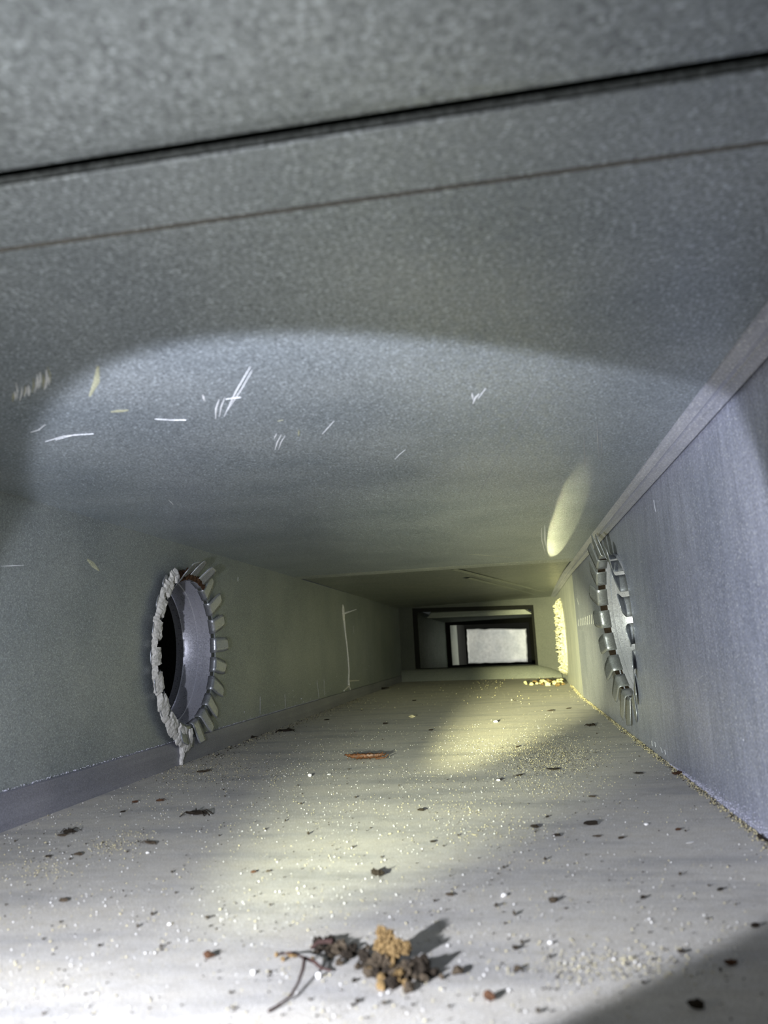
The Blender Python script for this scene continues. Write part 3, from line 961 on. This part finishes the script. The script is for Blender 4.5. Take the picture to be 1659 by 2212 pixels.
# twigs lying beside the clump
m = MB()
tw = [G(600, 2062, .001), G(632, 2058, .003), G(658, 2070, .004), G(655, 2092, .0035), G(645, 2122, .002), G(628, 2152, .0012), G(600, 2172, .0008), G(580, 2184, .0006)]
m.tube(tw, [.0002, .0004, .0006, .0005, .0004, .0004, .0003, .0004], 6)
m.tube([G(656, 2068, .004), G(680, 2078, .003), G(692, 2090, .0015), G(715, 2097, .0008)], [.0005, .0006, .0005, .0003], 6)
tag(m.build('twig', M['twig'], smooth=True), 'thin dark bent twig sticking out left of the mud clump', 'twig')
m = MB()
m.tube([G(672, 2048, .0008), G(690, 2034, .003), G(716, 2033, .0035), G(724, 2042, .001)], [.0005, .0007, .0007, .0004], 6)
tag(m.build('twig', M['twig'], smooth=True), 'short dark arched twig above the litter left of the mud clump', 'twig')

# sealant crumbs fallen below the farthest collar
sp = on_floor(1188, 1478)
sp.y = 1.72
sp.x = .085
fp = empty('sealant_scrap', sp, 'heap of fallen yellowish sealant scraps below the farthest collar', 'sealant scrap')
bpy.context.view_layer.update()
for i in range(60):
    m = MB()
    r = rnd.uniform(.002, .0055)
    x = sp.x - abs(rnd.gauss(0, .03)) + .02
    lump(m, (min(x, .105), sp.y + rnd.gauss(0, .05), r * .6), (r, r, r * .75), i * 3.3, 2, .5, i, 1.7)
    o = m.build('scrap', M['scrap' if i % 4 else 'tan'])
    keep_world(o, fp)


# ------------------------------------------------------------------ grit: thousands of grains nobody could count
def grit(name, sets_, label):
    v, f, mi = [], [], []
    for si, (pts, mat) in enumerate(sets_):
        for (x, y, z, r) in pts:
            k = len(v)
            a = rnd.random() * 6.28
            c, s = cos(a) * r, sin(a) * r
            q = rnd.uniform(.5, 1)
            h = r * rnd.uniform(.55, .9)
            v += [(x + c, y + s, z + h), (x - s * q, y + c * q, z + h), (x - c, y - s, z + h), (x + s * q, y - c * q, z + h), (x, y, z + 2 * h), (x, y, z)]
            f += [(k, k + 1, k + 4), (k + 1, k + 2, k + 4), (k + 2, k + 3, k + 4), (k + 3, k, k + 4), (k + 1, k, k + 5), (k + 2, k + 1, k + 5), (k + 3, k + 2, k + 5), (k, k + 3, k + 5)]
            mi += [si] * 8
    me = bpy.data.meshes.new(name)
    me.from_pydata(v, [], f)
    for _, mat in sets_:
        me.materials.append(M[mat])
    me.polygons.foreach_set('material_index', mi)
    o = bpy.data.objects.new(name, me)
    COL.objects.link(o)
    return tag(o, label, 'grit', None, 'stuff')


def density(x, y):
    d = .55 + .55 * noise.noise((x * 14, y * 22, 2)) + .5 * noise.noise((x * 60, y * 80, 5))
    if x > .06:
        d -= .35
    if y > .62:
        d *= max(.08, 1 - (y - .62) * 2.2)
    return d


sets = {'w': [], 't': [], 'd': []}
tries = 0
while sum(map(len, sets.values())) < 34000 and tries < 500000:
    tries += 1
    y = .17 + rnd.random() ** 1.5 * 1.3
    x = rnd.uniform(XL + .003, XR - .002)
    if rnd.random() > density(x, y):
        continue
    r = .00010 + .00040 * rnd.random() ** 6
    u = rnd.random()
    sets['w' if u < .40 else 't' if u < .78 else 'd'].append((x, y, 0.00005, r))
for _ in range(4200):                               # gritty patch in front of the right collar
    q = on_floor(rnd.gauss(1225, 60), rnd.gauss(1632, 24))
    q.x -= .03 * rnd.random()
    if XL < q.x < XR - .002:
        sets['t' if rnd.random() < .52 else 'd'].append((q.x, q.y, .00005, .00015 + .00032 * rnd.random() ** 2))
for _ in range(1500):                               # strip below the left collar and along the wall foot
    q = on_floor(rnd.gauss(440, 90), rnd.gauss(1660, 20))
    if q.x > XL + .003 and q.y < 1.3:
        sets['t' if rnd.random() < .6 else 'd'].append((q.x, q.y, .00005, .00018 + .0004 * rnd.random() ** 2))
for _ in range(1500):                               # behind it, along the left wall
    y = rnd.uniform(.72, 1.5)
    x = XL + .004 + abs(rnd.gauss(0, .014))
    sets['t' if rnd.random() < .35 else 'd'].append((x, y, .00005, .00025 + .0006 * rnd.random() ** 2))
for cx, cy, sx, sy, k in ((240, 1828, 26, 8, 260), (100, 1880, 40, 12, 220), (290, 1802, 24, 6, 140), (1300, 2090, 110, 22, 420), (1010, 1745, 90, 16, 300), (1180, 1700, 60, 12, 300), (1090, 1800, 70, 20, 260)):
    for _ in range(k):
        q = on_floor(rnd.gauss(cx, sx), rnd.gauss(cy, sy))
        if XL + .004 < q.x < XR - .002:
            sets['t' if rnd.random() < .8 else 'd'].append((q.x, q.y, .00005, .00014 + .0003 * rnd.random() ** 2))
for _ in range(5200):                               # line of grit in the lower right corner
    y = rnd.uniform(.2, 1.6)
    x = (XR if y < BEND else XQ(y)) - .0006 - abs(rnd.gauss(0, .0022))
    r = .0002 + .0005 * rnd.random() ** 2
    sets['t' if rnd.random() < .66 else 'd'].append((x, y, .00005 + max(0, .0016 - (XR - x)) * .6 * rnd.random(), r))
for _ in range(1800):                               # pale crumbs on the far floor
    y = rnd.uniform(1.2, 2.05)
    x = rnd.uniform(XL + .01, XR)
    if x > -.02 and 1.52 < y < 1.95:
        continue
    if rnd.random() < .25 + .75 * (y > 1.6) * (x > -.1):
        sets['t' if rnd.random() < .75 else 'd'].append((x, y, .00005, .0003 + .0013 * rnd.random() ** 4))
for _ in range(420):                                # coarser dark specks
    q = on_floor(rnd.uniform(0, 1659), rnd.uniform(1580, 2200))
    if XL + .005 < q.x < XR - .004 and rnd.random() < .25 + density(q.x, q.y):
        sets['d'].append((q.x, q.y, .00005, .0003 + .0008 * rnd.random() ** 3))
grit('grit', [(sets['w'], 'grain_white'), (sets['t'], 'grain_tan'), (sets['d'], 'grain_dark')], 'fine white, yellowish and dark grit scattered over the duct floor')
# white zinc powder on the right wall foot and on the flange of the left wall
pw = []
for _ in range(1500):
    y = rnd.uniform(.36, .62)
    z = abs(rnd.gauss(0, .0035)) * max(0.1, (0.62 - y) / .2)
    pw.append((XR - .0003, y, z, .00012 + .0002 * rnd.random()))
for _ in range(700):
    y = rnd.uniform(.42, 1.2)
    pw.append((XL + .0022, y, .0222 - .0042 * max(0, (y - .4) / 1.6) + rnd.uniform(0, .0008), .00015 + .0003 * rnd.random()))
for _ in range(160):
    y = rnd.uniform(.85, 1.7)
    pw.append((XL + .0003, y, abs(rnd.gauss(0, .03)) + .008, .0003 + .0007 * rnd.random() ** 3))
grit('powder', [(pw, 'powder')], 'white zinc powder clinging to the side walls')
